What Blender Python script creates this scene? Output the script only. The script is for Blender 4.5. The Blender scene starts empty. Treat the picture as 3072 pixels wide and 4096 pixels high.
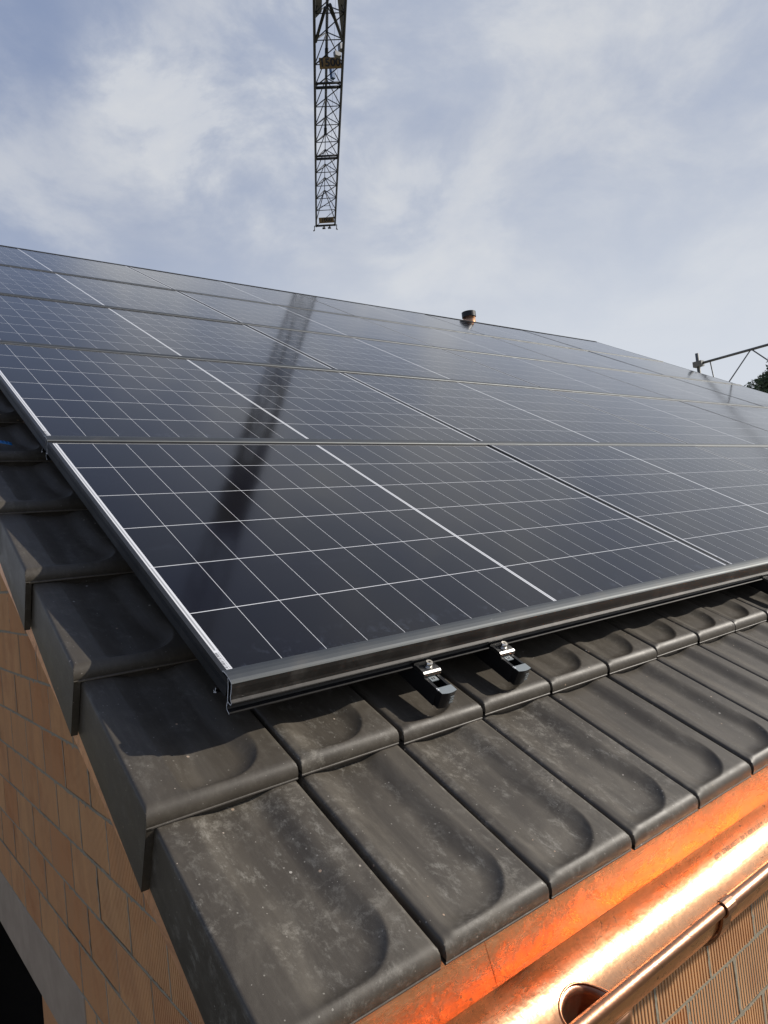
import bpy, bmesh, math, random
import numpy as np
from mathutils import Matrix, Vector
random.seed(7)
rad = math.radians
SC = bpy.context.scene
COL = SC.collection

# ------------------------------------------------------------------ camera
CAM = (-0.4928, -1.0545, 0.1857)
RT = Vector((0.77988, -0.61687, -0.10613))
DN = Vector((-0.05388, 0.10276, -0.99325))
FW = Vector((0.62361, 0.78033, 0.04690))
cam = bpy.data.cameras.new('camera'); co = bpy.data.objects.new('camera', cam); COL.objects.link(co)
m = Matrix.Identity(4)
for r in range(3):
    m[r][0] = RT[r]; m[r][1] = -DN[r]; m[r][2] = -FW[r]; m[r][3] = CAM[r]
co.matrix_world = m
cam.sensor_fit = 'VERTICAL'; cam.sensor_height = 36.0; cam.lens = 36 * 2839.4 / 4096
cam.clip_start = 0.02; cam.clip_end = 5000
SC.camera = co
SC.render.resolution_x = 768; SC.render.resolution_y = 1024
SC.view_settings.view_transform = 'Standard'; SC.view_settings.look = 'None'
SC.view_settings.exposure = 0.0; SC.view_settings.gamma = 1.0
SC.cycles.max_bounces = 8; SC.cycles.sample_clamp_indirect = 6
try: SC.cycles.use_denoising = True
except Exception: pass

# ------------------------------------------------------------------ light
SUN = Vector((0.762, -0.432, 0.482)).normalized()
sl = bpy.data.lights.new('sun', 'SUN'); sl.energy = 4.8; sl.angle = rad(0.6); sl.color = (1.0, 0.93, 0.83)
so = bpy.data.objects.new('sun', sl); COL.objects.link(so)
so.rotation_euler = (-SUN).to_track_quat('-Z', 'Y').to_euler()
so.location = (6, -6, 8)

# ------------------------------------------------------------------ node helpers
class NT:
    def __init__(s, tree): s.t = tree; s.n = tree.nodes; s.l = tree.links
    def node(s, typ, **kw):
        n = s.n.new(typ)
        for k, v in kw.items():
            if k == 'inp':
                for a, b in v.items():
                    if isinstance(b, bpy.types.NodeSocket): s.l.new(b, n.inputs[a])
                    else: n.inputs[a].default_value = b
            else: setattr(n, k, v)
        return n
    def math(s, op, a, b=None, c=None, clamp=False):
        n = s.n.new('ShaderNodeMath'); n.operation = op; n.use_clamp = clamp
        for i, v in enumerate((a, b, c)):
            if v is None: continue
            if isinstance(v, bpy.types.NodeSocket): s.l.new(v, n.inputs[i])
            else: n.inputs[i].default_value = v
        return n.outputs[0]
    def mix(s, f, a, b, mode='MIX'):
        n = s.n.new('ShaderNodeMix'); n.data_type = 'RGBA'; n.blend_type = mode
        for k, v in ((0, f), (6, a), (7, b)):
            if isinstance(v, bpy.types.NodeSocket): s.l.new(v, n.inputs[k])
            elif k: n.inputs[k].default_value = (*v, 1)
            else: n.inputs[k].default_value = v
        return n.outputs[2]
    def noise(s, vec, scale, detail=4, rough=.55, dist=0.0, out=0, dim='3D'):
        n = s.n.new('ShaderNodeTexNoise'); n.noise_dimensions = dim
        if vec is not None: s.l.new(vec, n.inputs['Vector'])
        n.inputs['Scale'].default_value = scale; n.inputs['Detail'].default_value = detail
        n.inputs['Roughness'].default_value = rough; n.inputs['Distortion'].default_value = dist
        return n.outputs[out]
    def ramp(s, f, stops, interp='LINEAR'):
        n = s.n.new('ShaderNodeValToRGB'); s.l.new(f, n.inputs[0]); e = n.color_ramp.elements
        n.color_ramp.interpolation = interp
        while len(e) < len(stops): e.new(0.5)
        for i, (p, c) in enumerate(stops):
            e[i].position = p; e[i].color = (*c, 1) if not isinstance(c, (int, float)) else (c, c, c, 1)
        return n.outputs[0]
    def mapping(s, vec, scale=(1, 1, 1), rot=(0, 0, 0), loc=(0, 0, 0)):
        n = s.n.new('ShaderNodeMapping'); s.l.new(vec, n.inputs[0])
        n.inputs[1].default_value = loc; n.inputs[2].default_value = rot; n.inputs[3].default_value = scale
        return n.outputs[0]
    def bump(s, h, strength, dist):
        n = s.n.new('ShaderNodeBump'); s.l.new(h, n.inputs['Height'])
        n.inputs['Strength'].default_value = strength; n.inputs['Distance'].default_value = dist
        return n.outputs[0]

# ------------------------------------------------------------------ sky
wd = bpy.data.worlds.new("World"); SC.world = wd; wd.use_nodes = True
T = NT(wd.node_tree); T.n.clear()
sky = T.node('ShaderNodeTexSky', sky_type='NISHITA', sun_disc=False)
sky.sun_elevation = math.asin(SUN.z); sky.sun_rotation = math.atan2(SUN.x, SUN.y)
sky.air_density = 1.0; sky.dust_density = 2.0; sky.ozone_density = 2.0; sky.altitude = 200
tc = T.node('ShaderNodeTexCoord').outputs['Generated']
sep = T.node('ShaderNodeSeparateXYZ', inp={0: tc})
zz = T.math('MAXIMUM', sep.outputs[2], 0.06)
px_ = T.math('DIVIDE', sep.outputs[0], zz); py_ = T.math('DIVIDE', sep.outputs[1], zz)
cmb = T.node('ShaderNodeCombineXYZ', inp={0: px_, 1: py_, 2: 0.0}).outputs[0]
# thin streaked veil plus a few fluffy patches
mp = T.mapping(cmb, scale=(0.9, 1.5, 1), rot=(0, 0, rad(35)))
n1 = T.noise(mp, 1.1, 8, .58, 0.3)
mp2 = T.mapping(tc, scale=(1, 1, 1.6), loc=(3.1, 0.4, 1.7))
n2 = T.noise(mp2, 4.6, 9, .60, 0.25)
def blob(d, r0, r1, amt):
    d = Vector(d).normalized()
    dt = T.node('ShaderNodeVectorMath', operation='DOT_PRODUCT', inp={0: tc, 1: d}).outputs['Value']
    mr = T.node('ShaderNodeMapRange', interpolation_type='SMOOTHSTEP', inp={0: dt, 1: math.cos(rad(r0)), 2: math.cos(rad(r1)), 3: 0.0, 4: amt})
    return mr.outputs[0]
acc = None
for b in [((0.408, 0.729, 0.55), 13, 3, .52), ((0.33, 0.78, 0.53), 7, 1, .55), ((0.30, 0.77, 0.57), 4, 1, .3), ((0.46, 0.74, 0.49), 9, 2, .40),
          ((0.15, 0.90, 0.42), 12, 3, .8), ((0.54, 0.60, 0.60), 13, 3, .32), ((0.655, 0.65, 0.40), 7, 1, .75), ((0.13, 0.80, 0.59), 6, 1, .35), ((0.76, 0.20, 0.60), 34, 8, .30)]:
    v = blob(*b); acc = v if acc is None else T.math('ADD', acc, v)
veilm = T.math('ADD', blob((0.93, 0.25, 0.36), 58, 10, .85), .16)
veil = T.math('MULTIPLY', T.math('MULTIPLY_ADD', T.ramp(n1, [(.18, 0), (.85, 1)]), .50, .50), veilm)
puff = T.ramp(n2, [(.37, 0), (.64, 1)], 'EASE')
cf = T.math('ADD', T.math('ADD', veil, T.math('MULTIPLY', T.math('MULTIPLY_ADD', puff, .58, .12), acc)), T.math('MULTIPLY', T.ramp(n2, [(.45, 0), (.75, 1)]), .07), clamp=True)
horizon = T.node('ShaderNodeMapRange', interpolation_type='SMOOTHSTEP', inp={0: sep.outputs[2], 1: 0.62, 2: 0.05, 3: 0.0, 4: 0.72}).outputs[0]
cf = T.math('SUBTRACT', 1.0, T.math('MULTIPLY', T.math('SUBTRACT', 1.0, cf), T.math('SUBTRACT', 1.0, horizon)))
base = T.mix(.85, sky.outputs[0], (2.55, 3.35, 5.4))
cloudc = T.mix(T.ramp(n2, [(.35, 0), (.65, 1)]), (5.6, 6.15, 7.3), (7.3, 7.55, 8.0))
mixc = T.mix(cf, base, cloudc)
zen = T.node('ShaderNodeMapRange', interpolation_type='SMOOTHSTEP', inp={0: sep.outputs[2], 1: 0.66, 2: 0.95, 3: 0.0, 4: 0.66}).outputs[0]
mixc = T.mix(zen, mixc, (1.1, 1.6, 3.2))
low_r = T.math('MULTIPLY', T.node('ShaderNodeMapRange', interpolation_type='SMOOTHSTEP', inp={0: sep.outputs[2], 1: 0.50, 2: 0.10, 3: 0.0, 4: 1.0}).outputs[0], blob((0.93, 0.36, 0.10), 75, 10, 1.0))
mixc = T.mix(low_r, mixc, (7.6, 8.1, 8.9))
# brighter, warmer glow towards the (hidden) sun: thin cloud scattering
glow = T.math('POWER', blob(tuple(SUN), 44, 4, 1.0), 2.0)
mixc = T.mix(glow, mixc, T.mix(1.0, mixc, (1.9, 1.8, 1.65), 'MULTIPLY'))
bg = T.node('ShaderNodeBackground', inp={'Color': mixc, 'Strength': 0.088})
out = T.node('ShaderNodeOutputWorld', inp={'Surface': bg.outputs[0]})

# ------------------------------------------------------------------ materials
def mat(name):
    mt = bpy.data.materials.new(name); mt.use_nodes = True
    t = NT(mt.node_tree); p = t.n['Principled BSDF']
    return mt, t, p
def setp(t, p, **kw):
    names = dict(color='Base Color', rough='Roughness', metal='Metallic', spec='Specular IOR Level', normal='Normal', coat='Coat Weight', coatr='Coat Roughness', coati='Coat IOR', aniso='Anisotropic')
    for k, v in kw.items():
        s = p.inputs[names[k]]
        if isinstance(v, bpy.types.NodeSocket): t.l.new(v, s)
        elif k == 'color': s.default_value = (*v, 1)
        else: s.default_value = v
def objco(t): return t.node('ShaderNodeTexCoord').outputs['Object']

def simple(name, color, rough=.5, metal=0, spec=.5, var=.15, scale=30, bump=0.0):
    mt, t, p = mat(name); c = objco(t)
    n = t.noise(c, scale, 5, .6)
    dark = tuple(x * (1 - var) for x in color); lite = tuple(min(1, x * (1 + var)) for x in color)
    setp(t, p, color=t.mix(n, dark, lite), metal=metal, spec=spec,
         rough=t.math('MULTIPLY_ADD', t.noise(c, scale * 2.3, 4, .6), .2, max(0.02, rough - .1)))
    if bump: setp(t, p, normal=t.bump(t.noise(c, scale * 6, 5, .6), bump, .001))
    return mt

def tile_mat(name, dust):
    mt, t, p = mat(name)
    c0 = objco(t)
    oi = t.node('ShaderNodeObjectInfo').outputs['Random']
    off = t.node('ShaderNodeCombineXYZ', inp={0: t.math('MULTIPLY', oi, 37.0), 1: t.math('MULTIPLY', oi, 91.0), 2: t.math('MULTIPLY', oi, 13.0)}).outputs[0]
    c = t.node('ShaderNodeVectorMath', operation='ADD', inp={0: c0, 1: off}).outputs[0]
    base = t.mix(t.noise(c, 9, 4, .6), (.056, .0475, .037), (.074, .063, .049))
    base = t.mix(t.math('MULTIPLY', t.noise(c, 700, 2, .7), .5), base, (.040, .036, .031))
    # dusty haze patches
    hz = t.ramp(t.noise(t.mapping(c, scale=(1.3, .55, 1)), 9, 6, .65, .8), [(.46, 0), (.74, 1)])
    base = t.mix(t.math('MULTIPLY', hz, .15 + .32 * dust), base, (.170, .150, .120))
    # fine scuffs along the tile
    sc = t.ramp(t.noise(t.mapping(c, scale=(1, .55, 1), rot=(0, 0, .35)), 60, 9, .80, .15), [(.52, 0), (.72, 1)])
    msk = t.ramp(t.noise(c, 13, 4, .6, .5), [(.44, 0), (.62, 1)])
    base = t.mix(t.math('MULTIPLY', t.math('MULTIPLY', sc, msk), .22 + .62 * dust), base, (.30, .285, .25))
    # blotchy smears
    sm = t.ramp(t.noise(c, 42, 10, .84, .15), [(.50, 0), (.66, 1)])
    mk2 = t.ramp(t.noise(c, 8, 3, .5, .3), [(.48, 0), (.62, 1)])
    base = t.mix(t.math('MULTIPLY', t.math('MULTIPLY', sm, mk2), .10 + .55 * dust), base, (.30, .28, .24))
    # specks
    sp = t.node('ShaderNodeTexVoronoi', feature='F1', inp={'Vector': c, 'Scale': 60.0, 'Randomness': 1.0})
    rr = t.node('ShaderNodeSeparateColor', inp={0: sp.outputs['Color']})
    size = t.math('MULTIPLY', t.math('POWER', rr.outputs[0], 7.0), .17)
    spk = t.math('LESS_THAN', t.math('ADD', sp.outputs['Distance'], t.math('MULTIPLY', t.noise(c, 260, 2), .05)), size)
    base = t.mix(t.math('MULTIPLY', spk, .8), base, t.mix(rr.outputs[1], (.42, .40, .36), (.38, .25, .16)))
    sp2 = t.node('ShaderNodeTexVoronoi', feature='F1', inp={'Vector': c, 'Scale': 170.0, 'Randomness': 1.0})
    r2 = t.node('ShaderNodeSeparateColor', inp={0: sp2.outputs['Color']})
    k2 = t.math('LESS_THAN', t.math('ADD', sp2.outputs['Distance'], t.math('MULTIPLY', t.noise(c, 700, 2), .10)), t.math('MULTIPLY', t.math('POWER', r2.outputs[0], 8.0), .30))
    base = t.mix(t.math('MULTIPLY', k2, .30 + .25 * dust), base, (.34, .32, .28))
    run = t.ramp(t.noise(t.mapping(c, scale=(1, .06, 1)), 120, 4, .6), [(.50, 0), (.75, 1)])
    base = t.mix(t.math('MULTIPLY', run, .16), base, (.16, .145, .12))
    rg = t.math('MULTIPLY_ADD', t.noise(c, 20, 5, .6), .16, .38)
    rg = t.math('ADD', rg, t.math('MULTIPLY', hz, .12))
    h = t.math('ADD', t.noise(c, 900, 3, .6), t.math('MULTIPLY', t.noise(c, 60, 4, .6), 1.6))
    setp(t, p, color=base, rough=rg, spec=.32, normal=t.bump(h, .22, .0008))
    return mt
M_tile = tile_mat('glazed_clay_tile', .12)
M_tiled = tile_mat('dusty_clay_tile', .85)
M_edge = simple('tile_broken_edge', (.17, .15, .13), .8, var=.4, scale=150)

def glassy(name, color, tint=None, rough=.5):
    mt, t, p = mat(name); c = objco(t)
    sp_ = t.node('ShaderNodeSeparateXYZ', inp={0: c})
    sn = t.node('ShaderNodeCombineXYZ', inp={0: t.math('FLOOR', t.math('DIVIDE', t.math('SUBTRACT', sp_.outputs[0], .021), .0921)), 1: t.math('FLOOR', t.math('DIVIDE', t.math('SUBTRACT', sp_.outputs[1], .022), .1806)), 2: t.node('ShaderNodeObjectInfo').outputs['Random']})
    wn = t.node('ShaderNodeTexWhiteNoise', noise_dimensions='3D', inp={'Vector': sn.outputs[0]}).outputs['Value']
    col = t.mix(t.math('ADD', t.math('MULTIPLY', wn, .6), t.math('MULTIPLY', t.noise(c, 3.5, 3), .4)), color, tint or color)
    # thin film of dust and dried water marks that gathers along the lower edge
    sy = t.node('ShaderNodeSeparateXYZ', inp={0: c}).outputs[1]
    low = t.node('ShaderNodeMapRange', inp={0: sy, 1: .10, 2: .0, 3: 0.0, 4: 1.0}).outputs[0]
    wm = t.ramp(t.noise(c, 26, 7, .7, .4), [(.54, 0), (.72, 1)])
    gen = t.ramp(t.noise(t.mapping(c, scale=(.5, 1.3, 1)), 7, 8, .7, 1.2), [(.58, 0), (.80, 1)])
    dustf = t.math('ADD', t.math('MULTIPLY', t.math('MULTIPLY', low, wm), .16), t.math('MULTIPLY', gen, .022))
    col = t.mix(dustf, col, (.30, .36, .50))
    # IOR 1.5 front glass whose fine prismatic texture blurs what it mirrors
    setp(t, p, color=col, rough=rough, spec=.0, coat=1.0, coati=1.42,
         coatr=t.math('MULTIPLY_ADD', t.noise(c, 2.2, 3), .035, .080))
    h = t.noise(c, 4, 2)
    nrm = t.bump(h, .12, .004)
    t.l.new(nrm, p.inputs['Coat Normal'])
    return mt
M_cell = glassy('silicon_cell_under_glass', (.0035, .0035, .0085), (.0065, .0062, .0068), .4)
M_back = glassy('white_backsheet_under_glass', (.66, .67, .69))
M_ribbon = glassy('grey_ribbon_under_glass', (.34, .35, .36))
M_bar = glassy('grey_print_under_glass', (.10, .10, .11))

def anod(name, base, rough, metal=.9):
    mt, t, p = mat(name); c = objco(t)
    st = t.noise(t.mapping(c, scale=(.6, 40, 40)), 14, 5, .6)
    blo = t.noise(c, 12, 6, .65, .6)
    col = t.mix(st, tuple(x * .8 for x in base), tuple(x * 1.25 for x in base))
    sm = t.ramp(blo, [(.52, 0), (.75, 1)])
    col = t.mix(t.math('MULTIPLY', sm, .35), col, (.16, .15, .14))
    sc = t.ramp(t.noise(t.mapping(c, scale=(.15, 1.2, 1.2), rot=(0, 0, .06)), 130, 3, .7, .6), [(.70, 0), (.74, 1)])
    sc = t.math('MULTIPLY', sc, t.ramp(t.noise(c, 6, 2), [(.5, 0), (.6, 1)]))
    col = t.mix(t.math('MULTIPLY', sc, .6), col, (.45, .45, .43))
    setp(t, p, color=col, metal=metal, rough=t.math('MULTIPLY_ADD', blo, .22, rough - .08), spec=.6)
    return mt
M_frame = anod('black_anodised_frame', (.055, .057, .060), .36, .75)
M_rail = anod('anodised_rail_sheen', (.115, .122, .126), .52, 1.0)  # dark rail's top: grazing sky sheen lightened into the base colour
M_railf = anod('rail_face_tile_reflection', (.020, .0185, .0175), .48, .5)  # same rail's front, darkened: mirrored tiles are put into the colour
M_black = simple('matt_black_metal', (.012, .012, .013), .42, metal=.3, var=.3)
M_cut = simple('freshly_cut_aluminium', (.80, .81, .83), .45, metal=.25, var=.1, scale=80)
M_alu = simple('mill_aluminium', (.16, .16, .16), .36, metal=1, var=.25, scale=60)
M_steel = simple('stainless_bolt', (.72, .70, .66), .22, metal=1, var=.15, scale=90)
M_plastic = simple('grey_plastic_cap', (.20, .225, .235), .42, var=.12, scale=40)

def copper(name, stain=.5, rough=.26, tarn=.25, cols=((.82, .41, .20), (.88, .50, .28))):
    mt, t, p = mat(name); c = objco(t)
    base = t.mix(t.noise(c, 8, 5, .6), *cols)
    brushed = t.noise(t.mapping(c, scale=(.15, 30, 30)), 22, 4, .6)
    ta = t.ramp(t.noise(t.mapping(c, scale=(.5, 1.5, 1.5)), 9, 7, .68, .8), [(.44, 0), (.72, 1)])
    col = t.mix(t.math('MULTIPLY', ta, tarn), base, (.36, .175, .10))
    spots = t.ramp(t.noise(t.mapping(c, scale=(.8, 1.2, 1.2)), 95, 6, .76, .9), [(.56, 0), (.64, 1)])
    area = t.ramp(t.noise(c, 11, 4, .6, .4), [(.38, 0), (.60, 1)])
    sp = t.math('MULTIPLY', t.math('MULTIPLY', spots, area), stain)
    col = t.mix(sp, col, (.14, .075, .045))
    scr = t.ramp(t.noise(t.mapping(c, scale=(.12, 2, 2), rot=(0, 0, .05)), 160, 3, .7, .5), [(.68, 0), (.72, 1)])
    col = t.mix(t.math('MULTIPLY', scr, .35), col, (.95, .70, .50))
    rg = t.math('ADD', t.math('MULTIPLY_ADD', brushed, .10, rough - .05), t.math('MULTIPLY', ta, .22))
    rg = t.math('ADD', rg, t.math('MULTIPLY', sp, .3))
    setp(t, p, color=col, metal=1.0, rough=rg, normal=t.bump(t.math('ADD', t.math('ADD', t.noise(c, 14, 4, .6), t.math('MULTIPLY', t.noise(c, 55, 3, .6), .16)), t.math('MULTIPLY', brushed, .03)), .32, .006))
    return mt
M_cu = copper('bright_copper_sheet', 1.0, .24, .62)
M_cuap = copper('copper_apron', .6, .24, .18, ((.88, .38, .17), (.92, .45, .22)))  # deeper orange paints in the glow of copper mirroring copper
M_cud = copper('tarnished_copper', .8, .28, .95, ((.40, .22, .14), (.52, .30, .20)))

M_cuv = copper('dull_brown_copper', .5, .42, 1.0)
M_cuv.node_tree.nodes['Principled BSDF'].inputs['Metallic'].default_value = .6
def brick_mat(name, rng=0):
    mt, t, p = mat(name); c = objco(t)
    va = t.node('ShaderNodeAttribute', attribute_name='tone').outputs['Fac']
    col = t.mix(va, (.55, .265, .120), (.64, .365, .180))
    col = t.mix(t.ramp(t.noise(t.mapping(c, scale=(1, 1, .35)), 14, 6, .65, .6), [(.35, 0), (.75, 1)]), col, (.50, .28, .145), )
    col = t.mix(t.math('MULTIPLY', t.ramp(t.noise(c, 5, 5, .65), [(.5, 0), (.72, 1)]), .45), col, (.34, .125, .055))
    col = t.mix(t.math('MULTIPLY', t.ramp(t.noise(c, 60, 4, .7), [(.66, 0), (.74, 1)]), .3), col, (.5, .45, .38))
    setp(t, p, color=col, rough=.85, spec=.2, normal=t.bump(t.noise(c, 260, 4, .65), .25, .001))
    return mt
M_brick = brick_mat('ribbed_clay_block')
M_mortar = simple('grey_mortar', (.29, .26, .20), .95, spec=.1, var=.35, scale=40, bump=.8)
M_conc = simple('grey_concrete', (.33, .265, .205), .92, spec=.15, var=.28, scale=9, bump=.9)
M_wood = simple('pale_wood_board', (.36, .24, .12), .7, var=.35, scale=12)
M_dark = simple('dark_interior', (.02, .017, .015), .9)  # near-black walls: the unlit room's shade is in the colour
M_crane = simple('dark_painted_steel', (.016, .019, .023), .5, var=.25, scale=3)
M_sign = simple('ochre_sign_board', (.20, .12, .03), .6, var=.1, scale=2)
M_ink = simple('black_sign_lettering', (.01, .01, .01), .6)
M_blue = simple('blue_painted_steel', (.03, .10, .24), .5)
M_galv = simple('galvanised_tube', (.17, .175, .17), .5, metal=.5, var=.3, scale=14)
M_grey = simple('grey_sheet_metal', (.22, .23, .25), .5, var=.15, scale=2)
M_film = simple('blue_film', (.02, .16, .42), .35)

# ------------------------------------------------------------------ mesh helpers
PITCH = rad(30)
CP, SP = math.cos(PITCH), math.sin(PITCH)
def rw(x, v, n): return (x, v * CP - n * SP, v * SP + n * CP)
def mesh_obj(name, verts, faces, mats, parent=None, midx=None, smooth=None, loc=None, rot=None):
    me = bpy.data.meshes.new(name); me.from_pydata(verts, [], faces)
    for mm in (mats if isinstance(mats, (list, tuple)) else [mats]): me.materials.append(mm)
    if midx is not None: me.polygons.foreach_set('material_index', midx)
    if smooth is True: me.polygons.foreach_set('use_smooth', [True] * len(faces))
    elif smooth: me.polygons.foreach_set('use_smooth', smooth)
    me.update()
    o = bpy.data.objects.new(name, me); COL.objects.link(o)
    if parent: o.parent = parent
    if loc: o.location = loc
    if rot: o.rotation_euler = rot
    return o
def thing(name, label, cat, loc=(0, 0, 0), rot=(0, 0, 0), group=None):
    o = bpy.data.objects.new(name, None); COL.objects.link(o); o.location = loc; o.rotation_euler = rot
    o.empty_display_size = .1
    return tag(o, label, cat, group)
def tag(o, label, cat, group=None):
    o['label'] = label; o['category'] = cat; o['kind'] = 'thing'
    if group: o['group'] = group
    return o
ROOF = (PITCH, 0, 0)
class MB:
    def __init__(s): s.v = []; s.f = []; s.m = []; s.s = []
    def add(s, vs, fs, mi=0, sm=False):
        b = len(s.v); s.v += [tuple(v) for v in vs]; s.f += [tuple(b + i for i in f) for f in fs]
        s.m += [mi] * len(fs); s.s += [sm] * len(fs)
    def box(s, x0, x1, y0, y1, z0, z1, mi=0):
        vs = [(x, y, z) for x in (x0, x1) for y in (y0, y1) for z in (z0, z1)]
        s.add(vs, [(0, 1, 3, 2), (4, 6, 7, 5), (0, 4, 5, 1), (2, 3, 7, 6), (0, 2, 6, 4), (1, 5, 7, 3)], mi)
    def bar(s, a, b, r, n=6, mi=0, sm=True, r2=None, cap=True):
        a = Vector(a); b = Vector(b); d = (b - a).normalized()
        u = d.orthogonal().normalized(); w = d.cross(u); r2 = r if r2 is None else r2
        vs = []
        for P, R in ((a, r), (b, r2)):
            for k in range(n):
                t = 2 * math.pi * k / n; vs.append(P + (u * math.cos(t) + w * math.sin(t)) * R)
        fs = [(k, (k + 1) % n, n + (k + 1) % n, n + k) for k in range(n)]
        s.add(vs, fs, mi, sm)
        if cap: s.add(vs, [tuple(range(n))[::-1], tuple(range(n, 2 * n))], mi)
    def path(s, pts, r, n=8, mi=0, closed=False):
        pts = [Vector(p) for p in pts]; N = len(pts); rings = []
        up = None
        for i in range(N):
            a = pts[i - 1] if (i or closed) else pts[i]; b = pts[(i + 1) % N] if (i < N - 1 or closed) else pts[i]
            d = (b - a).normalized()
            u = (up - d * up.dot(d)).normalized() if up is not None else d.orthogonal().normalized()
            up = u; w = d.cross(u)
            rings.append([pts[i] + (u * math.cos(2 * math.pi * k / n) + w * math.sin(2 * math.pi * k / n)) * r for k in range(n)])
        vs = [p for rg in rings for p in rg]
        fs = []
        for i in range(N if closed else N - 1):
            j = (i + 1) % N
            for k in range(n): fs.append((i * n + k, i * n + (k + 1) % n, j * n + (k + 1) % n, j * n + k))
        s.add(vs, fs, mi, True)
    def extrude(s, poly, x0, x1, mi=0, capmi=None, sm=False, n=1):
        """closed polygon of (y,z) pushed along x"""
        N = len(poly); vs = []
        for k in range(n + 1):
            x = x0 + (x1 - x0) * k / n; vs += [(x, y, z) for y, z in poly]
        fs = [(k * N + i, k * N + (i + 1) % N, (k + 1) * N + (i + 1) % N, (k + 1) * N + i) for k in range(n) for i in range(N)]
        s.add(vs, fs, mi, sm)
        cm = mi if capmi is None else capmi
        s.add([(x0, y, z) for y, z in poly], [tuple(range(N))[::-1]], cm)
        s.add([(x1, y, z) for y, z in poly], [tuple(range(N))], cm)
    def strip(s, pts, t, x0, x1, mi=0, capmi=None, sm=False):
        """thin sheet following the open (y,z) polyline, thickness t"""
        P = [Vector((a, b)) for a, b in pts]; L = []; R = []
        for i, p in enumerate(P):
            a = P[max(i - 1, 0)]; b = P[min(i + 1, len(P) - 1)]; d = (b - a).normalized(); nn = Vector((-d.y, d.x)) * t / 2
            L.append(p + nn); R.append(p - nn)
        poly = [tuple(q) for q in L] + [tuple(q) for q in R[::-1]]
        n = len(P)
        vs = [(x, y, z) for x in (x0, x1) for y, z in poly]; N = len(poly)
        s.add(vs, [(i, (i + 1) % N, N + (i + 1) % N, N + i) for i in range(N)], mi, sm)
        cm = mi if capmi is None else capmi
        for i in range(n - 1):
            s.add([(x, *poly[k]) for x in (x0,) for k in (i, i + 1, N - 2 - i, N - 1 - i)], [(3, 2, 1, 0)], cm)
            s.add([(x, *poly[k]) for x in (x1,) for k in (i, i + 1, N - 2 - i, N - 1 - i)], [(0, 1, 2, 3)], cm)
    def build(s, name, mats, parent=None, loc=None, rot=None, recalc=True):
        o = mesh_obj(name, s.v, s.f, mats, parent, s.m, s.s, loc, rot)
        if recalc:
            bm = bmesh.new(); bm.from_mesh(o.data); bmesh.ops.remove_doubles(bm, verts=bm.verts, dist=1e-6)
            bmesh.ops.recalc_face_normals(bm, faces=bm.faces); bm.to_mesh(o.data); bm.free()
        return o
def sstep(a, b, x):
    t = min(1, max(0, (x - a) / (b - a))); return t * t * (3 - 2 * t)
def text_mesh(name, s, size, material, parent, matrix, extrude=0.0):
    cu = bpy.data.curves.new(name, 'FONT'); cu.body = s; cu.size = size; cu.extrude = extrude
    cu.offset = size * .022 if size > .1 else 0
    cu.align_x = 'CENTER'; cu.align_y = 'CENTER'
    tmp = bpy.data.objects.new(name + '_tmp', cu); COL.objects.link(tmp)
    bpy.context.view_layer.update()
    me = bpy.data.meshes.new_from_object(tmp.evaluated_get(bpy.context.evaluated_depsgraph_get()))
    bpy.data.objects.remove(tmp)
    me.materials.clear(); me.materials.append(material)
    o = bpy.data.objects.new(name, me); COL.objects.link(o); o.parent = parent; o.matrix_local = matrix
    return o

# ------------------------------------------------------------------ ground
g = mesh_obj('ground', [(-900, -900, -5.6), (900, -900, -5.6), (900, 900, -5.6), (-900, 900, -5.6)], [(0, 1, 2, 3)], simple('dry_grass_and_earth', (.13, .115, .07), .95, var=.45, scale=.25))
g['kind'] = 'structure'

# ------------------------------------------------------------------ roof constants
PX, PV, NCOL, NROW = 1.7126, 1.1298, 5, 5
TW, TL = 0.2115, 0.3555            # tile cover width and length
GAP0 = 0.094                        # x of the joint right of the verge tile
V0 = -0.472                         # nose of the eave course
NN = -0.102                         # height of the nose top below the glass
NOSE = 0.028
TILT = math.atan2(NOSE, TL)
RR = 8.62                           # right end of the roof

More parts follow.
